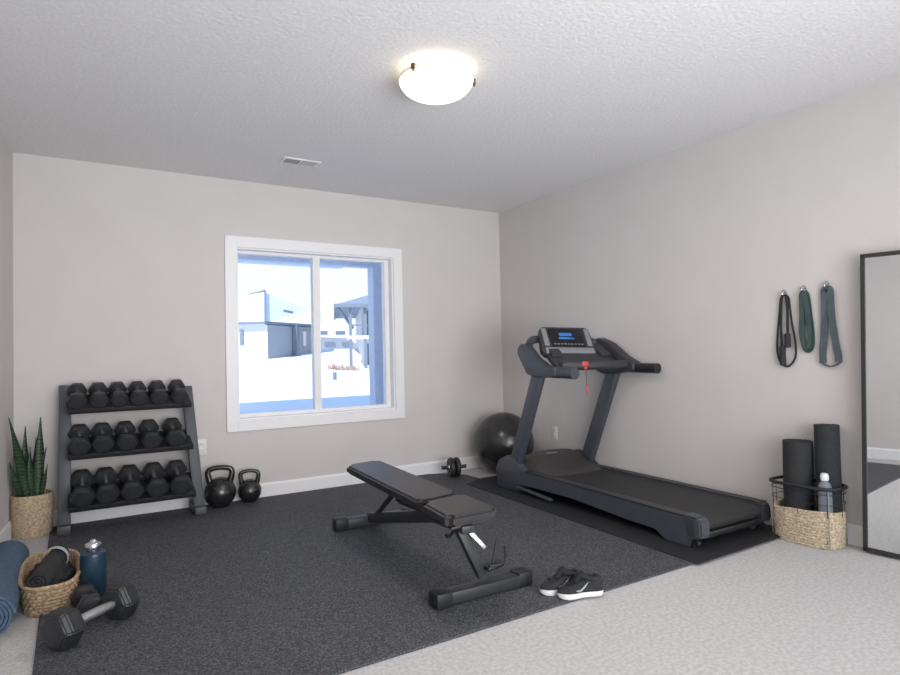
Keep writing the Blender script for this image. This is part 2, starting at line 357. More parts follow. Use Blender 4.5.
# ------------------------------------------------------------------ MATS
b=B(); prism(b,[(-3.78,-.03),(-.90,-.03),(-.72,-.13),(-.64,-.28),(-.62,-.62),(-.62,-2.893),(-3.775,-2.893)],XY,0,.010,.002,1)
obj('rubber_floor_mat',b,M['mat'],origin=(-2.2,-1.5,0),label='large grey-speckled black rubber gym mat covering the carpet under the bench',cat='mat')
b=B(); prism(b,[(-.86,-.62),(-.62,-.50),(-.045,-.50),(-.045,-2.80),(-.075,-2.905),(-.975,-2.925)],XY,.0105,.0155,.001,1)
obj('treadmill_mat',b,M['mat2'],origin=(-.5,-1.7,0),label='smooth black rubber mat directly under the treadmill',cat='mat')
MZ=.0105; TZ=.016

# ------------------------------------------------------------------ DUMBBELLS
def hexhead(bm,rad,L,yc,ch=.25):
    # hexagonal prism along local y, chamfered outer end
    def ring(r,y): return [(r*math.cos(PI/3*k),y,r*math.sin(PI/3*k)) for k in range(6)]
    s=1 if yc>0 else -1
    ys=[(rad*.80,yc-s*L*.5),(rad,yc-s*L*.30),(rad,yc+s*L*.28),(rad*.80,yc+s*L*.5)]
    rings=[[bm.verts.new(v) for v in ring(r,y)] for r,y in ys]
    for A_,D_ in zip(rings,rings[1:]):
        for k in range(6): bm.faces.new((A_[k],A_[(k+1)%6],D_[(k+1)%6],D_[k]))
    bm.faces.new(rings[0][::-1]); bm.faces.new(rings[-1])
    bmesh.ops.recalc_face_normals(bm,faces=bm.faces[:])
    bmesh.ops.bevel(bm,geom=[e for e in bm.edges],offset=rad*.07,segments=2,affect='EDGES')
def make_db(rad,L,half,name,label,group=None,chrome=False):
    t=thing(name,label,'dumbbell',(0,0,0),group)
    for s in (-1,1):
        b=B(); hexhead(b,rad,L,s*half); hd=obj('head',b,M['hex'],t,angle=25)
        b=B(); lathe(b,[(0,0),(rad*.42,0),(rad*.42,.002),(0,.002)],20,Matrix.Translation((0,s*(half+L*.5),0))@Matrix.Rotation(-s*PI/2,4,'X')); obj('end_disc',b,M['hex'],hd)
    n=14; e=half-L*.4
    pts=[(0,-e+2*e*i/n,0) for i in range(n+1)]; rs=[.0135+.0035*math.sin(PI*i/n) for i in range(n+1)]
    if chrome: rs=[k*1.15 for k in rs]
    b=B(); tube(b,pts,rs,14); obj('handle',b,M['knurl'] if chrome else M['chrome'],t)
    return t
rows=[ # n, rad, L, half, start x, end x, yc, zc, tilt , names
 ('top',.061,.062,.085,[-3.623,-3.501,-3.385,-3.265,-3.140,-3.010],-.20,.877,R(20)),
 ('middle',.069,.070,.098,[-3.613,-3.482,-3.344,-3.198,-3.048],-.25,.598,R(18)),
 ('bottom',.074,.078,.118,[-3.600,-3.465,-3.323,-3.176,-3.030],-.31,.293,R(17))]
ordn=['leftmost','second from the left','third from the left','fourth from the left','fifth from the left','rightmost']
for nm,rad,L,half,xs,yc,zc,tilt in rows:
    pr_=None
    for i,x in enumerate(xs):
        on='rightmost' if i==len(xs)-1 else ordn[i]
        lab='black hex dumbbell, %s on the %s shelf of the rack'%(on,nm)
        if pr_ is None: pr_=make_db(rad,L,half,'hex_dumbbell',lab,'black hex dumbbells on the %s shelf'%nm); o=pr_
        else: o=dup(pr_,(0,0,0),label=lab)
        o.location=(x,yc,zc); o.rotation_euler=(tilt,random.choice((0,0,.02,-.02)),0)
# rack
t=thing('dumbbell_rack','charcoal three-tier dumbbell rack against the back wall','rack',(-3.3,-.2,MZ))
def side(xb,xt,sgn,zt):
    b=B(); beam(b,(xb,-.25,.03),(xt,-.085,zt),.070,.05,up=(0,1,0),bev=.005); obj('upright',b,M['steel'],t)
    b=B(); beam(b,(xb+sgn*.005,-.07,.03),(xt,-.07,zt-.04),.035,.03,up=(0,1,0),bev=.003); obj('rear_post',b,M['black'],t)
    b=B(); bx(b,(xb-.038,-.325,MZ),(xb+.038,-.03,MZ+.055),.008); obj('foot',b,M['steel'],t)
side(-3.700,-3.690,-1,.945); side(-2.885,-2.938,1,.905)
for nm,rad,L,half,xs,yc,zc,tilt in rows:
    dep=half*2+L+.0; off=rad*.87+.006
    b=B(); c=Vector((0,yc,zc))+Vector((0,math.sin(tilt)*off,-math.cos(tilt)*off)); xm=(-3.68-2.93)/2; w=.745
    box(b,(xm,c.y,c.z),(w,dep*.86,.006),(tilt,0,0))
    u=Vector((0,math.cos(tilt),math.sin(tilt))); n=Vector((0,-math.sin(tilt),math.cos(tilt)))
    for s in (-1,1):
        q=c+u*s*dep*.43+n*(-.006 if s<0 else .010); box(b,(xm,q.y,q.z),(w,.008,.036 if s<0 else .036),(tilt,0,0),.002)
    obj('shelf',b,M['black'],t)

# big floor dumbbells
hd=make_db(.082,.088,.137,'hex_dumbbell','large black hex dumbbell with steel grip at the front of the mat','',True)
hd.location=(-3.583,-2.03,MZ+.0715); hd.rotation_euler=(0,0,math.atan2(.18,.205)-PI/2)
hd=make_db(.056,.062,.075,'hex_dumbbell','smaller black hex dumbbell lying behind the large one, against the navy bottle','',True)
hd.location=(-3.60,-1.80,MZ+.049); hd.rotation_euler=(0,0,R(8))

# ------------------------------------------------------------------ KETTLEBELLS
def kettlebell(loc,rb,hh,label,rz):
    t=thing('kettlebell',label,'kettlebell',loc)
    zc=rb*.93; b=B(); prof=[]
    for i in range(25):
        a=-PI/2+PI*i/24; r=rb*math.cos(a); z=zc+rb*math.sin(a)
        if z<0.0: z=0; r=min(r,rb*.5)
        prof.append((max(r,0),z))
    prof=[(0,0),(rb*.55,0)]+[q for q in prof if q[1]>rb*.12]
    lathe(b,prof,40,Matrix.Translation(loc)); obj('body',b,M['cast'],t)
    w=rb*.74; zb=zc+rb*.72; m=Matrix.Translation(loc)@Matrix.Rotation(rz,4,'Z')
    raw=[(-w*.78,0,zb-.02),(-w*.98,0,zb+(hh-zb)*.35),(-w*.98,0,zb+(hh-zb)*.68),(-w*.66,0,hh-.018),(0,0,hh-.012),(w*.66,0,hh-.018),(w*.98,0,zb+(hh-zb)*.68),(w*.98,0,zb+(hh-zb)*.35),(w*.78,0,zb-.02)]
    path=[m@q for q in smoothpath(raw,5)]; n=len(path)
    b=B(); tube(b,path,[rb*.165+rb*.06*abs(2*i/(n-1)-1)**2 for i in range(n)],14); obj('handle',b,M['cast'],t)
kettlebell((-2.722,-.140,MZ),.112,.298,'larger black kettlebell, left of the pair by the rack',R(-12))
kettlebell((-2.502,-.110,MZ),.087,.244,'smaller black kettlebell, right of the pair below the window',R(-12))

# ------------------------------------------------------------------ woven baskets
def sup(th,rx,ry,e):
    c,s=math.cos(th),math.sin(th); return (rx*math.copysign(abs(c)**(2/e),c),ry*math.copysign(abs(s)**(2/e),s))
def woven(bm,c,rx,ry,e,h,taper,rows,cols,amp,topfn=None,thick=.010,bulge=0):
    nz=rows*4; nt=cols*4
    def ringpts(z,inner):
        k=z/h; f=1-taper*(1-k)+bulge*math.sin(PI*k); out=[]
        row=int(min(rows-1e-3,k*rows))
        for i in range(nt):
            th=2*PI*i/nt; x,y=sup(th,rx*f,ry*f,e)
            L=math.hypot(x,y) or 1
            a=0 if inner else amp*(math.sin(cols*th+PI*row)*.8)*abs(math.sin(PI*k*rows))+amp*.8*abs(math.sin(PI*k*rows))
            if inner: a=-thick
            zz=z*(topfn(th) if topfn else 1)
            out.append(bm.verts.new((c[0]+x*(1+a/L),c[1]+y*(1+a/L),c[2]+zz)))
        return out
    outer=[ringpts(h*j/nz,False) for j in range(nz+1)]; inner=[ringpts(h*(j/4) if j else .006,True) for j in range(4,-1,-1)]
    seq=outer+inner
    for A_,D_ in zip(seq,seq[1:]):
        for i in range(nt): bm.faces.new((A_[i],A_[(i+1)%nt],D_[(i+1)%nt],D_[i]))
    bm.faces.new(outer[0][::-1]); bm.faces.new(inner[-1])
# plant
pc_=Vector((-3.874,-.126,0))
t=thing('potted_snake_plant','snake plant with upright banded green leaves in a round woven seagrass pot','plant',pc_)
b=B(); woven(b,pc_,.112,.112,2,.262,.05,20,34,.0035,bulge=.02); obj('basket_pot',b,M['wick1'],t,angle=80)
b=B(); lathe(b,[(0,.225),(.098,.222),(.098,.19),(0,.19)],24,Matrix.Translation(pc_)); obj('soil',b,M['soil'],t)
def leaf(base,tip,w,bend,ang,twist=.25):
    b=B(); n=14; base=Vector(base); tip=Vector(tip); cols=5; g=[]
    side_=Vector((math.cos(ang),math.sin(ang),0)); out=Vector((-math.sin(ang),math.cos(ang),0))
    for i in range(n+1):
        k=i/n; p=base.lerp(tip,k)+Vector(bend)*math.sin(PI*k)*.5
        ww=w*(.62+.38*math.sin(PI*min(1,k*1.25)))*(1 if k<.55 else max(0.02,1-((k-.55)/.45)**1.6))
        a=ang+twist*k*3; sd=Vector((math.cos(a),math.sin(a),0)); ou=Vector((-math.sin(a),math.cos(a),0))
        row=[]
        for j in range(cols):
            s=j/(cols-1)*2-1; row.append(b.verts.new(p+sd*s*ww/2+ou*(s*s)*ww*.22))
        g.append(row)
    for A_,D_ in zip(g,g[1:]):
        for j in range(cols-1): b.faces.new((A_[j],A_[j+1],D_[j+1],D_[j]))
    o=obj('leaf',b,M['leaf'],t,angle=60); s=o.modifiers.new('thick','SOLIDIFY'); s.thickness=.005
for a in [((-3.90,-.18),(-3.972,-.36,.752),.052,(.03,0,0),0.2),((-3.85,-.19),(-3.815,-.21,.735),.052,(.015,0,0),-.1),
          ((-3.89,-.14),(-3.90,-.14,.675),.046,(-.01,0,0),.1),((-3.84,-.15),(-3.785,-.20,.535),.040,(-.01,0,0),.4),
          ((-3.92,-.18),(-3.975,-.29,.470),.034,(.01,0,0),.0),((-3.87,-.20),(-3.868,-.215,.55),.050,(0,-.01,0),.15),
          ((-3.83,-.19),(-3.775,-.23,.43),.030,(.0,0,0),-.3),((-3.885,-.21),(-3.905,-.24,.46),.044,(0,0,0),.3),((-3.845,-.16),(-3.84,-.15,.60),.044,(0,0,0),-.3)]:
    leaf((a[0][0]-.004,a[0][1]+.032,.215),(a[1][0]-.012,a[1][1]+.03,a[1][2]+.02),a[2]*1.08,a[3],a[4])

# ------------------------------------------------------------------ rolls
def roll(name,label,cat,m,mend,base,R0,L,mtx,layers=6,strap=None,r_in=.012):
    """spiral sheet, axis along local z"""
    t=thing(name,label,cat,base)
    b=B(); n=layers*26; th=(R0-r_in)/layers; gap=th*.80; out=[];inn=[]
    for i in range(n+1):
        a=2*PI*i/26; r=r_in+(R0-r_in)*i/n
        for lst,rr in ((out,r),(inn,r-gap)):
            rr=max(rr,.002); lst.append([b.verts.new(mtx@Vector((rr*math.cos(a),rr*math.sin(a),z))) for z in (0,L)])
    for i in range(n):
        b.faces.new((out[i][0],out[i+1][0],out[i+1][1],out[i][1])); b.faces.new((inn[i+1][0],inn[i][0],inn[i][1],inn[i+1][1]))
        b.faces.new((out[i][0],inn[i][0],inn[i+1][0],out[i+1][0])); b.faces.new((out[i][1],out[i+1][1],inn[i+1][1],inn[i][1]))
    for i in (0,n): b.faces.new((out[i][0],out[i][1],inn[i][1],inn[i][0]))
    obj('sheet',b,m,t,angle=40)
    if strap:
        for z0,z1,sm in strap:
            b=B(); lathe(b,[(R0+.0005,z0),(R0+.003,z0+.002),(R0+.003,z1-.002),(R0+.0005,z1)],40,mtx,cap=False); obj('strap',b,sm,t)
    return t
# blue mat lying
mx=Matrix.Translation((-3.940,-1.885,.094))@Matrix.Rotation(-PI/2,4,'X')
roll('yoga_mat','slate blue exercise mat rolled up, lying at the left edge','exercise mat',M['bluefoam'],None,(-3.940,-1.4,0),.093,.90,mx,6)
# left basket
bc=Vector((-3.741,-1.470,0))
t=thing('wicker_basket','low oval golden wicker basket holding black cloths, on the carpet at left','basket',bc)
b=B(); woven(b,bc,.113,.255,3.2,.135,.10,8,26,.007,topfn=lambda th:1+.08*math.sin(th),thick=.010); obj('woven_body',b,M['wick2'],t,angle=80)
b=B(); tube(b,[(bc.x+sup(a,.115,.257,3.2)[0],bc.y+sup(a,.115,.257,3.2)[1],.135*(1+.08*math.sin(a))+.002) for a in [2*PI*i/60 for i in range(60)]],.009,8,closed=True); obj('rim',b,M['wick2'],t)
# crumpled cloth
def blobcloth(name,c,rx,ry,rz,label,m,seed,amp=.25):
    b=B(); bmesh.ops.create_icosphere(b,subdivisions=5,radius=1)
    for v in b.verts:
        p=v.co.copy(); d=noise.fractal(p*2.2+Vector((seed,0,0)),.8,2,4)*amp; q=p*(1+d)
        v.co=Vector((c[0]+q.x*rx,c[1]+q.y*ry,c[2]+max(q.z,-.75)*rz))
    return obj(name,b,m,origin=(c[0],c[1],c[2]-rz*.7),label=label,cat='cloth')
blobcloth('black_cloth',(-3.740,-1.46,.092),.088,.20,.060,'crumpled black cloth filling the low wicker basket',M['cloth'],3)
a0=Vector((-3.785,-1.700,.150)); a1=Vector((-3.710,-1.36,.170)); d=(a1-a0)
mx=Matrix.Translation(a0)@d.to_track_quat('Z','Y').to_matrix().to_4x4()
roll('rolled_towel','black towel rolled up with a light grey band, on top of the wicker basket','towel',M['cloth'],None,a0,.052,d.length,mx,3,strap=[(d.length*.78,d.length*.86,M['strapgrey'])],r_in=.008)

# navy bottle
def bottle(loc,prof,capprof,label,m,mc,name='water_bottle',extra=None):
    t=thing(name,label,'bottle',loc)
    b=B(); lathe(b,prof,36,Matrix.Translation(loc)); obj('body',b,m,t)
    b=B(); lathe(b,capprof,28,Matrix.Translation(loc)); obj('cap',b,mc,t)
    return t
bottle((-3.572,-1.590,MZ),[(0,0),(.051,0),(.055,.006),(.055,.188),(.053,.200),(.046,.207),(.030,.211),(.028,.228),(0,.228)],
 [(0,.213),(.031,.213),(.033,.216),(.033,.240),(.029,.246),(.016,.249),(.013,.256),(.006,.262),(0,.263)],'navy blue water bottle with a silver cap on the mat edge',M['navy'],M['chrome'])

# ------------------------------------------------------------------ BALL
bcn=Vector((-.282,-.372,.275)); b=B(); prof=[]
nn=64
for i in range(nn+1):
    a=-PI/2+PI*i/nn; r=.275+.0004*math.cos(a*34); prof.append((max(0,r*math.cos(a)) if 0<i<nn else 0,r*math.sin(a)))
lathe(b,prof,64,Matrix.Translation(bcn)@Matrix.Rotation(R(25),4,'X')@Matrix.Rotation(R(18),4,'Y'))
eb=obj('exercise_ball',b,M['ball'],origin=(bcn.x,bcn.y,0),label='glossy black exercise ball in the far corner',cat='exercise ball')
# ab wheel
wc=Vector((-.775,-.290,MZ+.086)); ax=Vector((.95,-.25,0)).normalized()
t=thing('ab_wheel','small black ab roller wheel with handles near the exercise ball','ab roller',(wc.x,wc.y,MZ))
rot=ax.to_track_quat('Z','Y').to_matrix().to_4x4()
for s in (-1,1):
    mm=Matrix.Translation(wc+ax*s*.026)@rot; b=B(); lathe(b,[(.034,-.018),(.074,-.020),(.084,-.012),(.086,0),(.084,.012),(.074,.020),(.034,.018)],40,mm,cap=False)
    lathe(b,[(.0,-.009),(.034,-.009),(.034,.009),(0,.009)],24,mm); obj('wheel',b,M['black'],t)
    b=B(); lathe(b,[(0,0),(.022,0),(.018,.012),(0,.014)],20,Matrix.Translation(wc+ax*s*.044)@rot@(Matrix.Rotation(PI,4,'X') if s<0 else Matrix())); obj('hub_cap',b,M['chrome'],t)
    b=B(); tube(b,[wc+ax*s*.05,wc+ax*s*.058,wc+ax*s*.10,wc+ax*s*.112],[.013,.016,.016,.018],14); obj('grip',b,M['black'],t)
b=B(); tube(b,[wc-ax*.11,wc+ax*.11],.007,10); obj('axle',b,M['chrome'],t)

# ------------------------------------------------------------------ BENCH
t=thing('workout_bench','black adjustable weight bench with padded seat and backrest, centre of the mat','bench',(-2.07,-2.0,MZ))
def pad(ps,thick,name):
    # ps: 4 corners top (near-left, near-right, far-right, far-left)
    b=B(); ps=[Vector(p) for p in ps]; n=(ps[1]-ps[0]).cross(ps[3]-ps[0]).normalized()
    top=[b.verts.new(p) for p in ps]; bot=[b.verts.new(p-n*thick) for p in ps]
    b.faces.new(top); b.faces.new(bot[::-1])
    for i in range(4): b.faces.new((top[i],bot[i],bot[(i+1)%4],top[(i+1)%4]))
    bmesh.ops.recalc_face_normals(b,faces=b.faces[:])
    vert=[e for e in b.edges if abs((e.verts[0].co-e.verts[1].co).normalized().dot(n))>.9]
    bmesh.ops.bevel(b,geom=vert,offset=.028,segments=5,affect='EDGES')
    es=[e for e in b.edges if abs((e.verts[0].co-e.verts[1].co).normalized().dot(n))<.5]
    bmesh.ops.bevel(b,geom=es,offset=.012,segments=3,affect='EDGES')
    return b,n
seat=[(-2.345,-2.765,.428),(-2.080,-2.768,.430),(-2.030,-2.390,.420),(-2.290,-2.440,.420)]
b,n=pad(seat,.046,'seat'); obj('seat_pad',b,M['pad'],t)
back=[(-2.292,-2.425,.420),(-2.036,-2.380,.420),(-2.028,-1.420,.452),(-2.268,-1.470,.452)]
b,n=pad(back,.048,'back'); bk=obj('backrest_pad',b,M['pad'],t)
# plate under pads
b=B(); beam(b,(-2.165,-2.36,.352),(-2.115,-1.62,.378),.055,.030,bev=.003); beam(b,(-2.235,-2.36,.358),(-2.19,-1.70,.383),.012,.022,bev=.002); beam(b,(-2.10,-2.36,.358),(-2.05,-1.70,.383),.012,.022,bev=.002)
beam(b,(-2.22,-1.68,.38),(-2.03,-1.64,.38),.02,.02,bev=.002); obj('backrest_frame',b,M['frame'],t)
b=B(); beam(b,(-2.20,-2.70,.338),(-2.16,-2.33,.345),.06,.035,bev=.004); box(b,(-2.185,-2.60,.352),(.19,.16,.012),(0,0,.05),.003); obj('seat_frame',b,M['frame'],t)
# front foot + post
b=B(); beam(b,(-2.325,-2.615,MZ+.032),(-1.835,-2.625,MZ+.032),.070,.050,bev=.006); obj('front_foot',b,M['frame'],t)
for x in (-2.30,-1.86):
    b=B(); box(b,(x,-2.62,MZ+.033),(.080,.082,.066),bev=.010); obj('foot_cap',b,M['black'],t)
post0=Vector((-2.065,-2.595,.085)); post1=Vector((-2.178,-2.56,.345))
b=B(); beam(b,post0,post1,.045,.040,up=(0,1,0),bev=.004); obj('post',b,M['frame'],t)
b=B(); beam(b,post0+Vector((-.005,-.035,.135)),post1+Vector((.038,-.035,-.035)),.020,.014,up=(0,1,0),bev=.002); obj('adjustment_bar',b,M['chrome'],t,label='silver adjustment bar')
b=B(); q=post0+Vector((.01,-.01,.055)); box(b,q+Vector((.035,-.01,-.01)),(.09,.07,.020),(0,R(-8),0),.005)
tube(b,smoothpath([q+Vector((.0,-.04,0)),q+Vector((.06,-.05,0)),q+Vector((.095,-.03,.02)),q+Vector((.10,-.02,.07))],4),.006,8); tube(b,[q+Vector((.03,-.02,0)),q+Vector((.055,-.02,.10))],.006,8)
obj('leg_hook',b,M['black'],t)
b=B(); tube(b,smoothpath([(-2.195,-2.565,.30),(-2.220,-2.58,.290),(-2.240,-2.59,.290),(-2.252,-2.60,.302)],4),.008,8); obj('seat_pin',b,M['black'],t)
# spine and rear foot
b=B(); beam(b,(-2.165,-2.48,.348),(-2.02,-1.275,.062),.055,.060,bev=.005); obj('spine',b,M['frame'],t)
b=B(); beam(b,(-2.255,-1.250,MZ+.036),(-1.720,-1.290,MZ+.036),.070,.058,bev=.006); obj('rear_foot',b,M['frame'],t)
b=B(); box(b,(-2.22,-1.253,MZ+.038),(.085,.082,.074),(0,0,-.07),.010); obj('foot_cap',b,M['black'],t)
b=B(); box(b,(-1.755,-1.288,MZ+.038),(.085,.082,.074),(0,0,-.07),.010); obj('foot_cap',b,M['black'],t)
b=B(); beam(b,(-2.05,-1.42,.11),(-2.13,-1.86,.35),.028,.022,bev=.003); obj('support_strut',b,M['frame'],t)
b=B(); [tube(b,[(-2.16+i*.0,-1.93-i*.05,.315-.0*i),(-2.06,-1.93-i*.05,.315)],.009,8) for i in range(4)]; beam(b,(-2.12,-2.12,.30),(-2.10,-1.86,.285),.03,.02,bev=.002); obj('ladder_adjuster',b,M['black'],t)

# ------------------------------------------------------------------ TREADMILL
t=thing('treadmill','dark grey folding treadmill standing along the right wall','treadmill',(-.42,-1.85,TZ))
def tx(y,s): # left/right outer x at given y
    base=(-.712 if s<0 else -.055); k=(y+.85)/-2.0
    return base-.092*k
def railprism(b,poly,s,w,bev=.006):
    tt=B(); P=[]
    for xo in (0,w):
        P.append([tt.verts.new((tx(p[0],s)+(-s)*xo,p[0],p[1])) for p in poly])
    n=len(poly); tt.faces.new(P[0][::-1]); tt.faces.new(P[1])
    for i in range(n): tt.faces.new((P[0][i],P[0][(i+1)%n],P[1][(i+1)%n],P[1][i]))
    bmesh.ops.recalc_face_normals(tt,faces=tt.faces[:]); bmesh.ops.bevel(tt,geom=tt.edges[:],offset=bev,segments=2,affect='EDGES'); merge(b,tt)
side_poly=[(-.98,.175),(-1.30,.187),(-2.78,.178),(-2.78,.070),(-2.745,.055),(-2.735,TZ),(-2.57,TZ),(-2.50,.060),(-2.30,.062),(-1.75,.092),(-1.35,.085),(-.98,.07)]
for s in (-1,1):
    b=B(); railprism(b,side_poly,s,.075); sr=obj('side_rail',b,M['tmgrey'],t)
    b=B(); railprism(b,[(-1.25,.186),(-2.79,.178),(-2.79,.186),(-1.25,.195)],s,.070,.002); obj('foot_rail',b,M['tmdark'],sr)
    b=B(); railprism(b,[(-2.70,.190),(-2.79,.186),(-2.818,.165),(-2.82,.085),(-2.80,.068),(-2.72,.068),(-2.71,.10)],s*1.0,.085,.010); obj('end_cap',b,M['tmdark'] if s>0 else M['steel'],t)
    b=B(); xx=tx(-2.78,s)-s*.03; lathe(b,[(0,-.012),(.022,-.012),(.022,.012),(0,.012)],20,Matrix.Translation((xx,-2.765,TZ+.022))@Matrix.Rotation(PI/2,4,'Y')); obj('rear_wheel',b,M['black'],t)
# belt
b=B(); poly=[(-1.28,.178),(-2.76,.172)]+[(-2.765-.038*math.sin(a),.134+.038*math.cos(a)) for a in [PI*i/8 for i in range(9)]]+[(-1.28,.105)]
tt=B(); P=[[tt.verts.new((tx(p[0],-1)+.074 if e==0 else tx(p[0],1)-.074,p[0],p[1])) for p in poly] for e in (0,1)]; n=len(poly)
tt.faces.new(P[0][::-1]); tt.faces.new(P[1]); [tt.faces.new((P[0][i],P[0][(i+1)%n],P[1][(i+1)%n],P[1][i])) for i in range(n)]; merge(b,tt)
obj('running_belt',b,M['belt'],t)
b=B(); bx(b,(-.72,-2.79,.058),(-.19,-2.74,.092),.006); obj('rear_crossbar',b,M['black'],t)
# hood
b=B(); prof=[(-.93,.10),(-.95,.20),(-1.02,.275),(-1.12,.305),(-1.22,.290),(-1.36,.225),(-1.46,.187),(-1.47,.165),(-1.30,.14)]
xs=[-.66,-.645,-.60,-.50,-.38,-.26,-.17,-.125,-.11]; fz=[.55,.80,.95,1.02,1.04,1.02,.96,.82,.58]; rows_=[]
for x,f_ in zip(xs,fz):
    rows_.append([b.verts.new((x,y+(.06*(1-f_)) -.05*(x+.65),.10+(z-.10)*(f_ if z>.16 else 1))) for y,z in prof])
for A_,D_ in zip(rows_,rows_[1:]):
    for i in range(len(prof)-1): b.faces.new((A_[i],A_[i+1],D_[i+1],D_[i]))
    b.faces.new((A_[-1],A_[0],D_[0],D_[-1]))
b.faces.new(rows_[0][::-1]); b.faces.new(rows_[-1]); bmesh.ops.recalc_face_normals(b,faces=b.faces[:])
hood=obj('motor_hood',b,M['hood'],t,angle=50)
b=B(); box(b,(-.44,-1.215,.3025),(.10,.016,.003),(R(22),0,-.05),.001); obj('badge',b,M['band_lt'],hood)
# base feet + uprights + upper frame (slightly skewed frame)
SK=.27
def sk(x,y): return y-SK*(x+.70)
for s in (-1,1):
    x=-.675 if s<0 else -.088
    dy=-SK*(x+.675)*.85
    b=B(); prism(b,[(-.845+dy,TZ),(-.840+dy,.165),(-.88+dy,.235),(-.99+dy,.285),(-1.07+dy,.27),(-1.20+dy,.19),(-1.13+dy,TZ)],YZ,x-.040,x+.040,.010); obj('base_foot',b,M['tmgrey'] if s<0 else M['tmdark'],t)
    b=B(); dyu=dy*(1 if s<0 else 1.38); p0=Vector((x-.004,-1.02+dyu,.12)); p1=Vector((x,-1.375+dyu,.945))
    beam(b,p0,p1,.052,.125,up=(1,0,0),bev=.014,seg=3) if False else None
    dd=(p1-p0).normalized(); side_v=Vector((1,0,0)); fr=dd.cross(side_v).normalized()
    m3=Matrix((side_v,fr,dd)).transposed(); box(b,(p0+p1)/2,(.056,.115,(p1-p0).length),rot=m3,bev=.016,seg=3)
    obj('upright',b,M['tmgrey'] if s<0 else M['tmgrey'],t)
    # wing
    wp=[(-1.17,1.075),(-1.175,1.125),(-1.225,1.175),(-1.31,1.20),(-1.42,1.155),(-1.56,1.055),(-1.66,1.005),(-1.66,.945),(-1.50,.925),(-1.36,.915),(-1.285,.935)] if s>0 else [(-1.165,1.085),(-1.17,1.135),(-1.21,1.165),(-1.26,1.150),(-1.36,1.055),(-1.48,.995),(-1.60,.985),(-1.60,.920),(-1.50,.910),(-1.36,.910),(-1.27,.935)]
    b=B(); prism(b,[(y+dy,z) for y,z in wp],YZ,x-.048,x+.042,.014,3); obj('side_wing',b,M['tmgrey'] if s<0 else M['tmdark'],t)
    b=B(); L=1.755 if s<0 else 1.84
    gh=.948 if s<0 else .966; pts=[(x,-1.52+dy,gh),(x,-1.60+dy,gh),(x,-1.68+dy,gh-.002),(x,-L+.01+dy,gh-.004),(x,-L+dy,gh-.004)]
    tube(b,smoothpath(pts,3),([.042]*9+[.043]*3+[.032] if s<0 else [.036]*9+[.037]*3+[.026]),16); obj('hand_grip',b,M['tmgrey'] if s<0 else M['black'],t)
# crossbar and tray
b=B()
for k in range(1):
    a_=Vector((-.645,sk(-.645,-1.555),.995)); c_=Vector((-.11,sk(-.11,-1.555),.995)); beam(b,a_,c_,.075,.060,bev=.016,seg=3)
obj('front_handlebar',b,M['tmdark'],t)
b=B(); mtray=frame_m((-.38,sk(-.38,-1.40),1.06),(1,-SK,0),(0,.86,.50)); box(b,(0,0,0),(.52,.34,.045),bev=.012,mtx=mtray); 
box(b,(-.20,.04,.03),(.09,.18,.03),bev=.01,mtx=mtray); box(b,(.20,.04,.03),(.09,.18,.03),bev=.01,mtx=mtray); obj('console_tray',b,M['tmdark'],t)
# arch behind console
b=B(); tube(b,smoothpath([(-.675,-1.26,1.15),(-.62,-1.235,1.19),(-.50,-1.27,1.20),(-.38,-1.31,1.20),(-.22,-1.36,1.19),(-.12,-1.42,1.15),(-.09,-1.50,1.08)],4),.030,12); obj('upper_frame',b,M['tmgrey'],t)
# console panel
TL=Vector((-.625,-1.28,1.297)); TR=Vector((-.222,-1.40,1.277)); BL=Vector((-.635,-1.42,1.075)); BR=Vector((-.205,-1.55,1.070))
o_=(TL+TR+BL+BR)/4; xd=(TR-TL+BR-BL); yd=(TL+TR-BL-BR)/2; W=xd.length/2; Hh=yd.length
mp=frame_m(o_,xd,yd)
b=B(); prism(b,[(-W*.46,-Hh*.5),(W*.46,-Hh*.5),(W*.53,-Hh*.34),(W*.47,Hh*.42),(W*.42,Hh*.5),(-W*.42,Hh*.5),(-W*.47,Hh*.42),(-W*.53,-Hh*.34)],lambda a,c,tt_:tuple(mp@Vector((a,c,tt_))),-.055,.0,.010,2); cons=obj('console',b,M['tmdark'],t)
b=B(); box(b,(0,-Hh*.36,.004),(W*.92,Hh*.20,.008),bev=.003,mtx=mp); box(b,(-W*.41,.03,.003),(W*.09,Hh*.62,.006),bev=.002,mtx=mp); box(b,(W*.41,.03,.003),(W*.09,Hh*.62,.006),bev=.002,mtx=mp); obj('key_panel',b,M['band_lt'],cons,label='silver-grey button strip')
b=B(); box(b,(0,Hh*.10,.004),(W*.64,Hh*.62,.006),bev=.002,mtx=mp); scn=obj('screen',b,M['screen'],cons)
b=B(); box(b,(-W*.02,Hh*.20,.0078),(W*.24,Hh*.11,.0012),mtx=mp); box(b,(-W*.06,Hh*.07,.0078),(W*.20,Hh*.07,.0012),mtx=mp); box(b,(W*.08,Hh*.06,.0078),(W*.10,Hh*.05,.0012),mtx=mp); obj('display_readout',b,M['blueled'],scn,label='glowing blue readout')
b=B(); [box(b,(-W*.26+i*W*.065,-Hh*.14,.0078),(W*.04,Hh*.035,.001),mtx=mp) for i in range(9)]; obj('button_row',b,M['band_lt'],scn)
kx=Vector((-.476,sk(-.476,-1.555)-.036,1.005))
b=B(); box(b,kx,(.05,.014,.034),(0,0,-.26),.004); box(b,kx+Vector((0,-.004,-.03)),(.024,.012,.02),(0,0,-.26),.003); sk_=obj('safety_key',b,M['red'],t,label='red safety key')
b=B(); tube(b,smoothpath([kx+Vector((0,-.008,-.03)),kx+Vector((-.004,-.012,-.10)),kx+Vector((-.002,-.010,-.16))],3),.0022,6); obj('cord',b,M['black'],sk_)
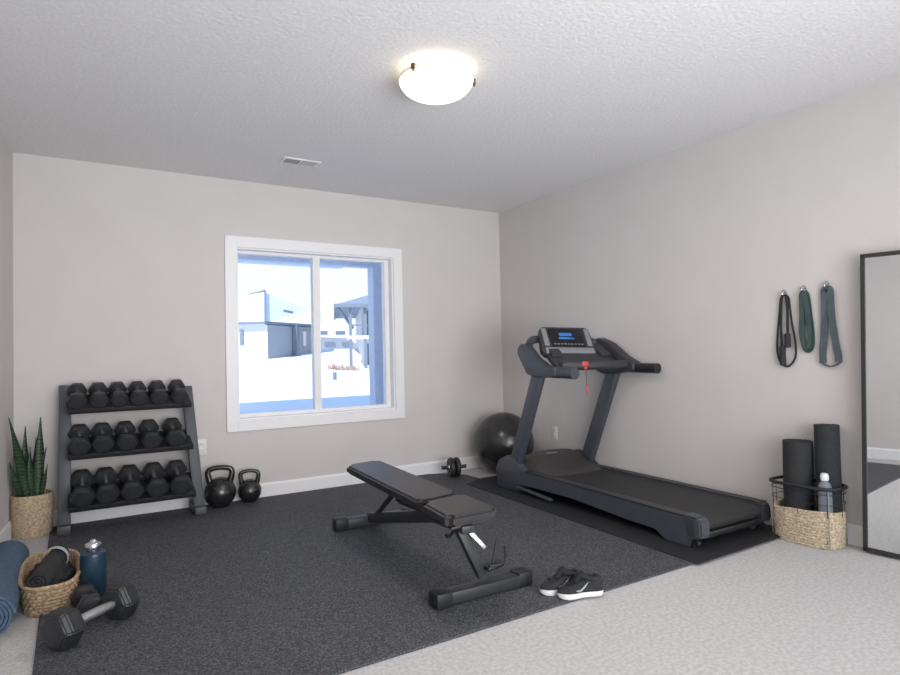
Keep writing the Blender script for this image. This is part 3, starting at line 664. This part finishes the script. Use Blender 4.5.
b=B(); box(b,kx+Vector((-.002,-.010,-.180)),(.016,.010,.04),(0,.1,-.2),.003); box(b,kx+Vector((-.002,-.010,-.215)),(.009,.008,.022),(0,0,-.2),.002); obj('clip',b,M['red'],sk_)
b=B(); beam(b,(-.728,-1.14,.062),(-.745,-1.55,.040),.030,.018,bev=.005); obj('lift_foot_bar',b,M['steel'],t)
b=B(); bx(b,(-.64,-1.0,.06),(-.12,-.94,.12),.008); obj('base_crossbar',b,M['tmdark'],t)

# ------------------------------------------------------------------ SHOES
def shoe(loc,rz,label,group):
    t=thing('running_shoe',label,'shoe',loc,group)
    Mx=Matrix.Translation(loc)@Matrix.Rotation(rz,4,'Z')@Matrix.Diagonal((.84,.85,.86,1))
    L=.255
    st=[0,.03,.08,.2,.35,.5,.65,.8,.9,.97,1.0]
    hw=[.016,.028,.035,.036,.033,.036,.046,.046,.037,.022,.008]
    cy=[0,0,0,0,-.002,-.003,-.003,-.001,.001,.002,.002]
    bot=[.012,.005,.001,0,0,0,0,.000,.003,.008,.014]
    top=[.026,.026,.026,.026,.026,.027,.028,.029,.030,.031,.030]
    def loftm(bm,zb,zt,wsc,nround=10,roundtop=False,a=0,bnd=len(st)):
        rings=[]
        for i in range(a,bnd):
            x=st[i]*L; w=hw[i]*wsc; ring=[]
            if not roundtop:
                for (yy,zz) in ((-w*.92,zb[i]),(-w*1.06,(zb[i]+zt[i])/2),(-w,zt[i]),(w,zt[i]),(w*1.06,(zb[i]+zt[i])/2),(w*.92,zb[i])): ring.append(bm.verts.new(Mx@Vector((x,cy[i]+yy,zz))))
            else:
                for k in range(nround+1):
                    an=PI*k/nround; c_=math.cos(an); s_=math.sin(an)
                    yy=-w*math.copysign(abs(c_)**.75,c_); zz=zb[i]+(zt[i]-zb[i])*(s_**.85 if s_>0 else 0)
                    ring.append(bm.verts.new(Mx@Vector((x,cy[i]+yy,zz))))
            rings.append(ring)
        m_=len(rings[0])
        for A_,D_ in zip(rings,rings[1:]):
            for k in range(m_): bm.faces.new((A_[k],A_[(k+1)%m_],D_[(k+1)%m_],D_[k]))
        bm.faces.new(rings[0][::-1]); bm.faces.new(rings[-1])
    b=B(); loftm(b,bot,top,1.0); bmesh.ops.recalc_face_normals(b,faces=b.faces[:]); so=obj('midsole',b,M['sole'],t,angle=50)
    ut=[.082,.092,.090,.082,.088,.084,.068,.056,.048,.040,.030]
    b=B(); loftm(b,[z-.003 for z in top],ut,.97,12,True); bmesh.ops.recalc_face_normals(b,faces=b.faces[:])
    up=obj('upper',b,M['shoe'],t,angle=60)
    # collar ring and dark opening
    b=B(); col=[]
    for i in range(24):
        a=2*PI*i/24; col.append(Mx@Vector((.068+.050*math.cos(a),.026*math.sin(a),.090+.012*math.cos(a)+(.010 if math.cos(a)<-.6 else 0))))
    tube(b,col,.009,8,closed=True); obj('collar',b,M['cloth'],t)
    b=B(); f_=[b.verts.new(q+Vector((0,0,-.002))) for q in col]; b.faces.new(f_); obj('insole_opening',b,M['band1'],t)
    b=B(); rs=[]
    for k,(x,z) in enumerate(((.165,.078),(.145,.094),(.128,.110),(.115,.124),(.110,.130))):
        w=.018+.003*k if k<4 else .016; rs.append([b.verts.new(Mx@Vector((x+dx,yy,z+abs(yy)*-.3))) for yy,dx in ((-w,0),(0,.004),(w,0))])
    for A_,D_ in zip(rs,rs[1:]):
        for k in range(2): b.faces.new((A_[k],A_[k+1],D_[k+1],D_[k]))
    tg=obj('tongue',b,M['cloth'],t,angle=60); sm=tg.modifiers.new('thick','SOLIDIFY'); sm.thickness=.007
    b=B()
    for k in range(5):
        x=.122+k*.017; z=.096-k*.0068; s=1 if k%2 else -1
        tube(b,smoothpath([Mx@Vector((x-.006*s,-.022,z-.008)),Mx@Vector((x,0,z+.006)),Mx@Vector((x+.006*s,.022,z-.008))],3),.0026,6)
    tube(b,smoothpath([Mx@Vector(q) for q in ((.118,0,.108),(.112,-.02,.112),(.13,-.035,.098),(.14,-.02,.094),(.118,0,.108),(.108,.02,.112),(.128,.036,.097))],4),.0026,6)
    obj('laces',b,M['band1'],t)
    # swoosh-like side mark
    for s in (-1,1):
        b=B(); pts=[(.168,.042),(.152,.034),(.135,.035),(.112,.050),(.085,.076),(.118,.056),(.137,.045),(.150,.044)]
        def onside(x,z):
            k=x/L; i=max(j for j in range(len(st)-1) if st[j]<=k); f2=(k-st[i])/(st[i+1]-st[i]); w=hw[i]+(hw[i+1]-hw[i])*f2; zt=ut[i]+(ut[i+1]-ut[i])*f2; zb=top[i]+(top[i+1]-top[i])*f2-.003
            q=min(.999,max(0,(z-zb)/(zt-zb)))**(1/.85); c_=math.sqrt(1-q*q)**.75; return Mx@Vector((x,s*(w*.97*c_+.0025)-.002,z))
        n_=len(pts); inner=[b.verts.new(onside(*p_)) for p_ in pts]
        b.faces.new((inner[0],inner[1],inner[7])); b.faces.new((inner[1],inner[2],inner[6],inner[7])); b.faces.new((inner[2],inner[3],inner[5],inner[6])); b.faces.new((inner[3],inner[4],inner[5]))
        mk=obj('side_mark',b,M['silver'],t,smooth=False,label='silver curved tick mark'); sm=mk.modifiers.new('thick','SOLIDIFY'); sm.thickness=.002; sm.offset=0
    return t
shoe((-1.660,-2.812,MZ),R(168),'black running shoe with white sole, farther of the pair, partly hidden by the other','pair of running shoes on the mat edge')
shoe((-1.632,-2.912,MZ),R(161),'black running shoe with silver tick, nearer of the pair, at the edge of the mat','pair of running shoes on the mat edge')

# ------------------------------------------------------------------ RIGHT BASKET
rb=Vector((-.128,-3.022,0)); rx,ry=.100,.174
t=thing('wire_and_wicker_basket','natural wicker basket with black wire rim holding rolled mats by the right wall','basket',rb)
b=B(); woven(b,rb,rx,ry,3.6,.195,.06,13,22,.006,topfn=lambda th:1+.04*math.sin(2*th),thick=.010); obj('woven_body',b,M['wick3'],t,angle=80)
def ringp(f,z,n=64): return [(rb.x+sup(2*PI*i/n,rx*f,ry*f,3.6)[0],rb.y+sup(2*PI*i/n,rx*f,ry*f,3.6)[1],z) for i in range(n)]
b=B()
for z,r_ in ((.325,.0095),(.294,.0022),(.240,.0018)): tube(b,ringp(1.06 if z>.31 else 1.04,z),r_,8,closed=True)
rg=ringp(1.04,.33,40)
for i in range(0,40,5):
    q=rg[i]; tube(b,[(q[0],q[1],.17),(q[0],q[1],.326)],.0018,6)
obj('wire_rim',b,M['black'],t,label='black wire rim')
b=B()
for sx,sy in ((-1,-1),(-1,1),(1,-1),(1,1)):
    x=rb.x+sx*rx*.90; y=rb.y+sy*ry*.90; tube(b,[(x,y,.004),(x,y,.325)],.0026,8)
obj('corner_posts',b,M['chrome'],t)
mx=Matrix.Translation((-.118,-2.958,.012)); roll('rolled_mat','shorter black mat rolled upright, left one in the wire-rimmed basket','exercise mat',M['blackfoam'],None,(-.118,-2.958,.012),.083,.545,mx@Matrix.Rotation(R(1),4,'X'),5)
mx=Matrix.Translation((-.082,-3.112,.012)); roll('rolled_mat','taller black mat rolled upright, right one in the basket beside the mirror','exercise mat',M['blackfoam'],None,(-.082,-3.112,.012),.067,.645,mx@Matrix.Rotation(R(0),4,'X'),5)
bottle((-.178,-3.143,.012),[(0,0),(.032,0),(.034,.004),(.034,.10),(.030,.115),(.034,.13),(.034,.27),(.034,.315),(.027,.338),(.017,.350),(.016,.362),(0,.362)],
 [(0,.355),(.019,.355),(.021,.362),(.021,.378),(.016,.392),(0,.396)],'clear blue-grey plastic bottle with pale cap standing in the wire-rimmed basket',M['clear'],M['white'])

# ------------------------------------------------------------------ BANDS + HOOKS
def yv(u): return -2.815-(u-776)*.00568
def zv(v): return 1.418-(v-291)*.00607
def hook(u,v,label):
    y,z=yv(u),zv(v); t=thing('wall_hook',label,'hook',(0,y,z))
    b=B(); lathe(b,[(0,0),(.006,0),(.006,.003),(0,.004)],20,Matrix.Translation((0,y,z+.004))@Matrix.Rotation(-PI/2,4,'Y')); obj('mount',b,M['chrome'],t)
    b=B(); arc=[(-.012,y-.012,z-.022)]+[(-.016-.004*math.sin(a),y-.013*math.cos(a),z+.018*math.sin(a)) for a in [PI*i/10 for i in range(11)]]+[(-.012,y+.012,z-.022)]
    tube(b,arc,.0032,8); tube(b,[(0,y,z+.004),(-.014,y,z+.004)],.003,8); tube(b,[(-.012,y-.012,z+.004),(-.012,y+.012,z+.004)],.003,8); obj('hook_loop',b,M['chrome'],t)
hook(785.5,291,'small silver wall hook holding the black strap, leftmost hook')
hook(806,289,'small silver wall hook holding the green band, middle hook')
hook(828.5,287,'small silver wall hook holding the grey band, nearest the mirror')
def ribbon(b,path,w,th,x):
    P=[Vector((0,p[0],p[1])) for p in smoothpath([(q[0],q[1],0) for q in path],5)] if True else None
    n=len(P); L_=[];
    for i,p in enumerate(P):
        tdir=(P[min(i+1,n-1)]-P[max(i-1,0)]).normalized(); nr=Vector((0,-tdir.z,tdir.y)); ww=w if not callable(w) else w(i/(n-1)); xx=x if not callable(x) else x(i/(n-1))
        L_.append([b.verts.new(p+nr*ww/2+Vector((xx-th,0,0))),b.verts.new(p-nr*ww/2+Vector((xx-th,0,0))),b.verts.new(p-nr*ww/2+Vector((xx,0,0))),b.verts.new(p+nr*ww/2+Vector((xx,0,0)))])
    for A_,D_ in zip(L_,L_[1:]):
        for k in range(4): b.faces.new((A_[k],A_[(k+1)%4],D_[(k+1)%4],D_[k]))
    b.faces.new(L_[0][::-1]); b.faces.new(L_[-1])
def pp(l): return [(yv(u),zv(v)) for u,v in l]
# black strap
t=thing('resistance_strap','thin black strap loop with foam grips hanging on the leftmost hook','resistance band',(-.02,yv(785.5),zv(292)))
b=B(); ribbon(b,pp([(786,293),(781.5,296),(779.5,310),(776.8,330),(775.5,346),(777.5,357),(783,363),(789,362),(794.5,354),(795,340),(792,320),(790.5,305),(789.5,296),(786,293)]),.011,.004,-.012); obj('strap_loop',b,M['band1'],t)
b=B(); ribbon(b,pp([(783.5,293),(782,305),(781,325),(781,344)]),.013,.004,-.018); ribbon(b,pp([(787.5,293),(788.5,308),(788,322),(788,335)]),.015,.004,-.018); ribbon(b,pp([(781,344),(786,343.5),(791,342)]),.012,.004,-.024); obj('inner_strap',b,M['band1'],t)
for (u,v0,v1) in ((782.3,343,362.5),(788,331,345)):
    b=B(); y=yv(u); tube(b,[(-.025,y,zv(v0)),(-.025,y,zv(v0+1)),(-.025,y,zv(v1-1)),(-.025,y,zv(v1))],[.012,.017,.017,.012],14); obj('foam_grip',b,M['band1'],t)
# green
t=thing('resistance_band','green latex band folded into a narrow bundle on the middle hook','resistance band',(-.02,yv(806),zv(292)))
for k,(pts,x,w) in enumerate((([(806,291.5),(803,295),(802.5,315),(801.5,332),(804,345),(808,348.5),(812,344),(812.5,330),(811,312),(809,295),(806,291.5)],-.012,.024),
                 ([(806,292),(804.5,300),(804,318),(803,332),(805.5,344),(809,346)],-.022,.026),([(807,292),(809,302),(810.5,320),(811.5,335),(810,346)],-.028,.026))):
    b=B(); ribbon(b,pp(pts),w,.006,x); obj('loop',b,M['green'],t)
# grey-teal
t=thing('resistance_band','wide grey-teal latex loop band hanging on the hook nearest the mirror','resistance band',(-.02,yv(828.5),zv(290)))
b=B(); ribbon(b,pp([(828.5,291),(825.8,292.5),(825.5,305),(825,320),(823.5,338),(822,352),(822.2,360)]),lambda k:.038,.005,-.012)
ribbon(b,pp([(828.5,291),(831.5,292.5),(832,305),(832.5,320),(834.5,338),(836.8,352),(837,359)]),lambda k:.038,.005,-.018); obj('loop',b,M['teal'],t)
b=B(); ribbon(b,pp([(819.0,358.5),(823,361),(829.5,363.2),(836,361),(840.0,357.8)]),.008,.014,-.010); obj('bottom_fold',b,M['teal'],t)

# ------------------------------------------------------------------ MIRROR
my0=-3.284; wM=.48; hM=1.568; yaw=R(5.6); lean=R(1.0)
base=Vector((-.092,my0,0.012))
# local: x along mirror width (toward camera), y up, z facing room
xdir=Vector((math.sin(yaw),-math.cos(yaw),0)); nrm=Vector((-math.cos(yaw),-math.sin(yaw),0)); 
up_=(Vector((0,0,1))*math.cos(lean)-nrm*math.sin(lean))
mm=frame_m(base,xdir,up_)@Matrix.Rotation(R(-1.2),4,'Z')
if (mm.to_3x3()@Vector((0,0,1))).dot(nrm)<0: raise RuntimeError('flip')
t=thing('floor_mirror','tall dark-framed floor mirror leaning on the right wall at the right edge','mirror',base)
b=B(); fw=.022
box(b,(fw/2,hM/2,0),(fw,hM,.024),bev=.002,mtx=mm); box(b,(wM-fw/2,hM/2,0),(fw,hM,.024),bev=.002,mtx=mm); box(b,(wM/2,hM-fw/2,0),(wM,fw,.024),bev=.002,mtx=mm); box(b,(wM/2,fw/2,0),(wM,fw,.024),bev=.002,mtx=mm)
obj('frame',b,M['mirrorframe'],t,smooth=False)
b=B(); box(b,(wM/2,hM/2,.004),(wM-fw*1.6,hM-fw*1.6,.004),mtx=mm); obj('mirror_glass',b,M['mirror'],t,smooth=False)
b=B(); box(b,(wM/2,hM/2,-.006),(wM-fw*1.6,hM-fw*1.6,.008),mtx=mm); obj('backing_board',b,M['black'],t,smooth=False)

# ------------------------------------------------------------------ LIGHTS / WORLD / CAMERA
def area(name,loc,target,sx,sy,power,col):
    l=bpy.data.lights.new(name,'AREA'); l.shape='RECTANGLE'; l.size=sx; l.size_y=sy; l.energy=power; l.color=col
    o=bpy.data.objects.new(name,l); C.objects.link(o); o.location=loc; o.rotation_euler=(Vector(target)-Vector(loc)).to_track_quat('-Z','Y').to_euler(); return o
area('rear_fill_light',(-2.6,-7.3,1.4),(-1.2,0,1.1),3.4,2.2,101,(.98,.985,1))  # unseen fill added behind the camera for even room light
area('ceiling_uplight_fill',(-2.2,-5.6,.9),(-2.0,-.6,2.5),2.8,1.4,38,(.97,.98,1)).data.spread=R(100)  # added uplight out of view that brightens the far ceiling
area('overhead_fill_light',(-2.2,-5.2,2.46),(-2.2,-4.4,0),3,2,37,(1,.99,.98))  # unseen overhead fill added above the camera
def point(name,z,e,col,rad):
    l=bpy.data.lights.new(name,'POINT'); l.energy=e; l.color=col; l.shadow_soft_size=rad; o=bpy.data.objects.new(name,l); C.objects.link(o); o.location=(lc.x,lc.y,z)
area('ceiling_bulb',(lc.x,lc.y,H-.165),(lc.x,lc.y+.01,0),.26,.26,11,(1,.88,.72))
point('upper_bulb',H-.036,.15,(1,.36,.05),.012)
l=bpy.data.lights.new('sun','SUN'); l.energy=4.5; l.angle=R(1); l.color=(1,.97,.93); o=bpy.data.objects.new('sun',l); C.objects.link(o); o.location=(-8,-8,12); o.rotation_euler=Vector((.72,.45,-.85)).to_track_quat('-Z','Y').to_euler()
w=bpy.data.worlds.new('sky'); sc.world=w; w.use_nodes=True; nt=w.node_tree; n=nt.nodes; bg=n['Background']
tc=n.new('ShaderNodeTexCoord'); sp=n.new('ShaderNodeSeparateXYZ'); cr=n.new('ShaderNodeValToRGB')
cr.color_ramp.elements[0].position=.0; cr.color_ramp.elements[0].color=(.92,.955,1.0,1); cr.color_ramp.elements[1].position=.55; cr.color_ramp.elements[1].color=(.30,.52,.95,1)
e=cr.color_ramp.elements.new(.14); e.color=(.91,.945,1.0,1)
nt.links.new(tc.outputs['Generated'],sp.inputs[0]); nt.links.new(sp.outputs['Z'],cr.inputs['Fac']); nt.links.new(cr.outputs['Color'],bg.inputs['Color']); bg.inputs['Strength'].default_value=1.15

cam=bpy.data.cameras.new('camera'); co=bpy.data.objects.new('camera',cam); C.objects.link(co)
yw,rl,pt=.5528,-.0228,.0267
F_=Vector((math.sin(yw)*math.cos(pt),math.cos(yw)*math.cos(pt),math.sin(pt))); R_=Vector((math.cos(yw),-math.sin(yw),0)); U_=R_.cross(F_)
R2=math.cos(rl)*R_+math.sin(rl)*U_; U2=-math.sin(rl)*R_+math.cos(rl)*U_
m3=Matrix((R2,U2,-F_)).transposed().to_4x4(); m3.translation=Vector((-3.6519,-4.9366,1.099)); co.matrix_world=m3
cam.sensor_fit='HORIZONTAL'; cam.sensor_width=36; cam.lens=613.4494/900*36; cam.clip_start=.05; cam.clip_end=500
sc.camera=co
sc.view_settings.view_transform='Standard'; sc.view_settings.look='None'; sc.view_settings.exposure=0; sc.view_settings.gamma=1
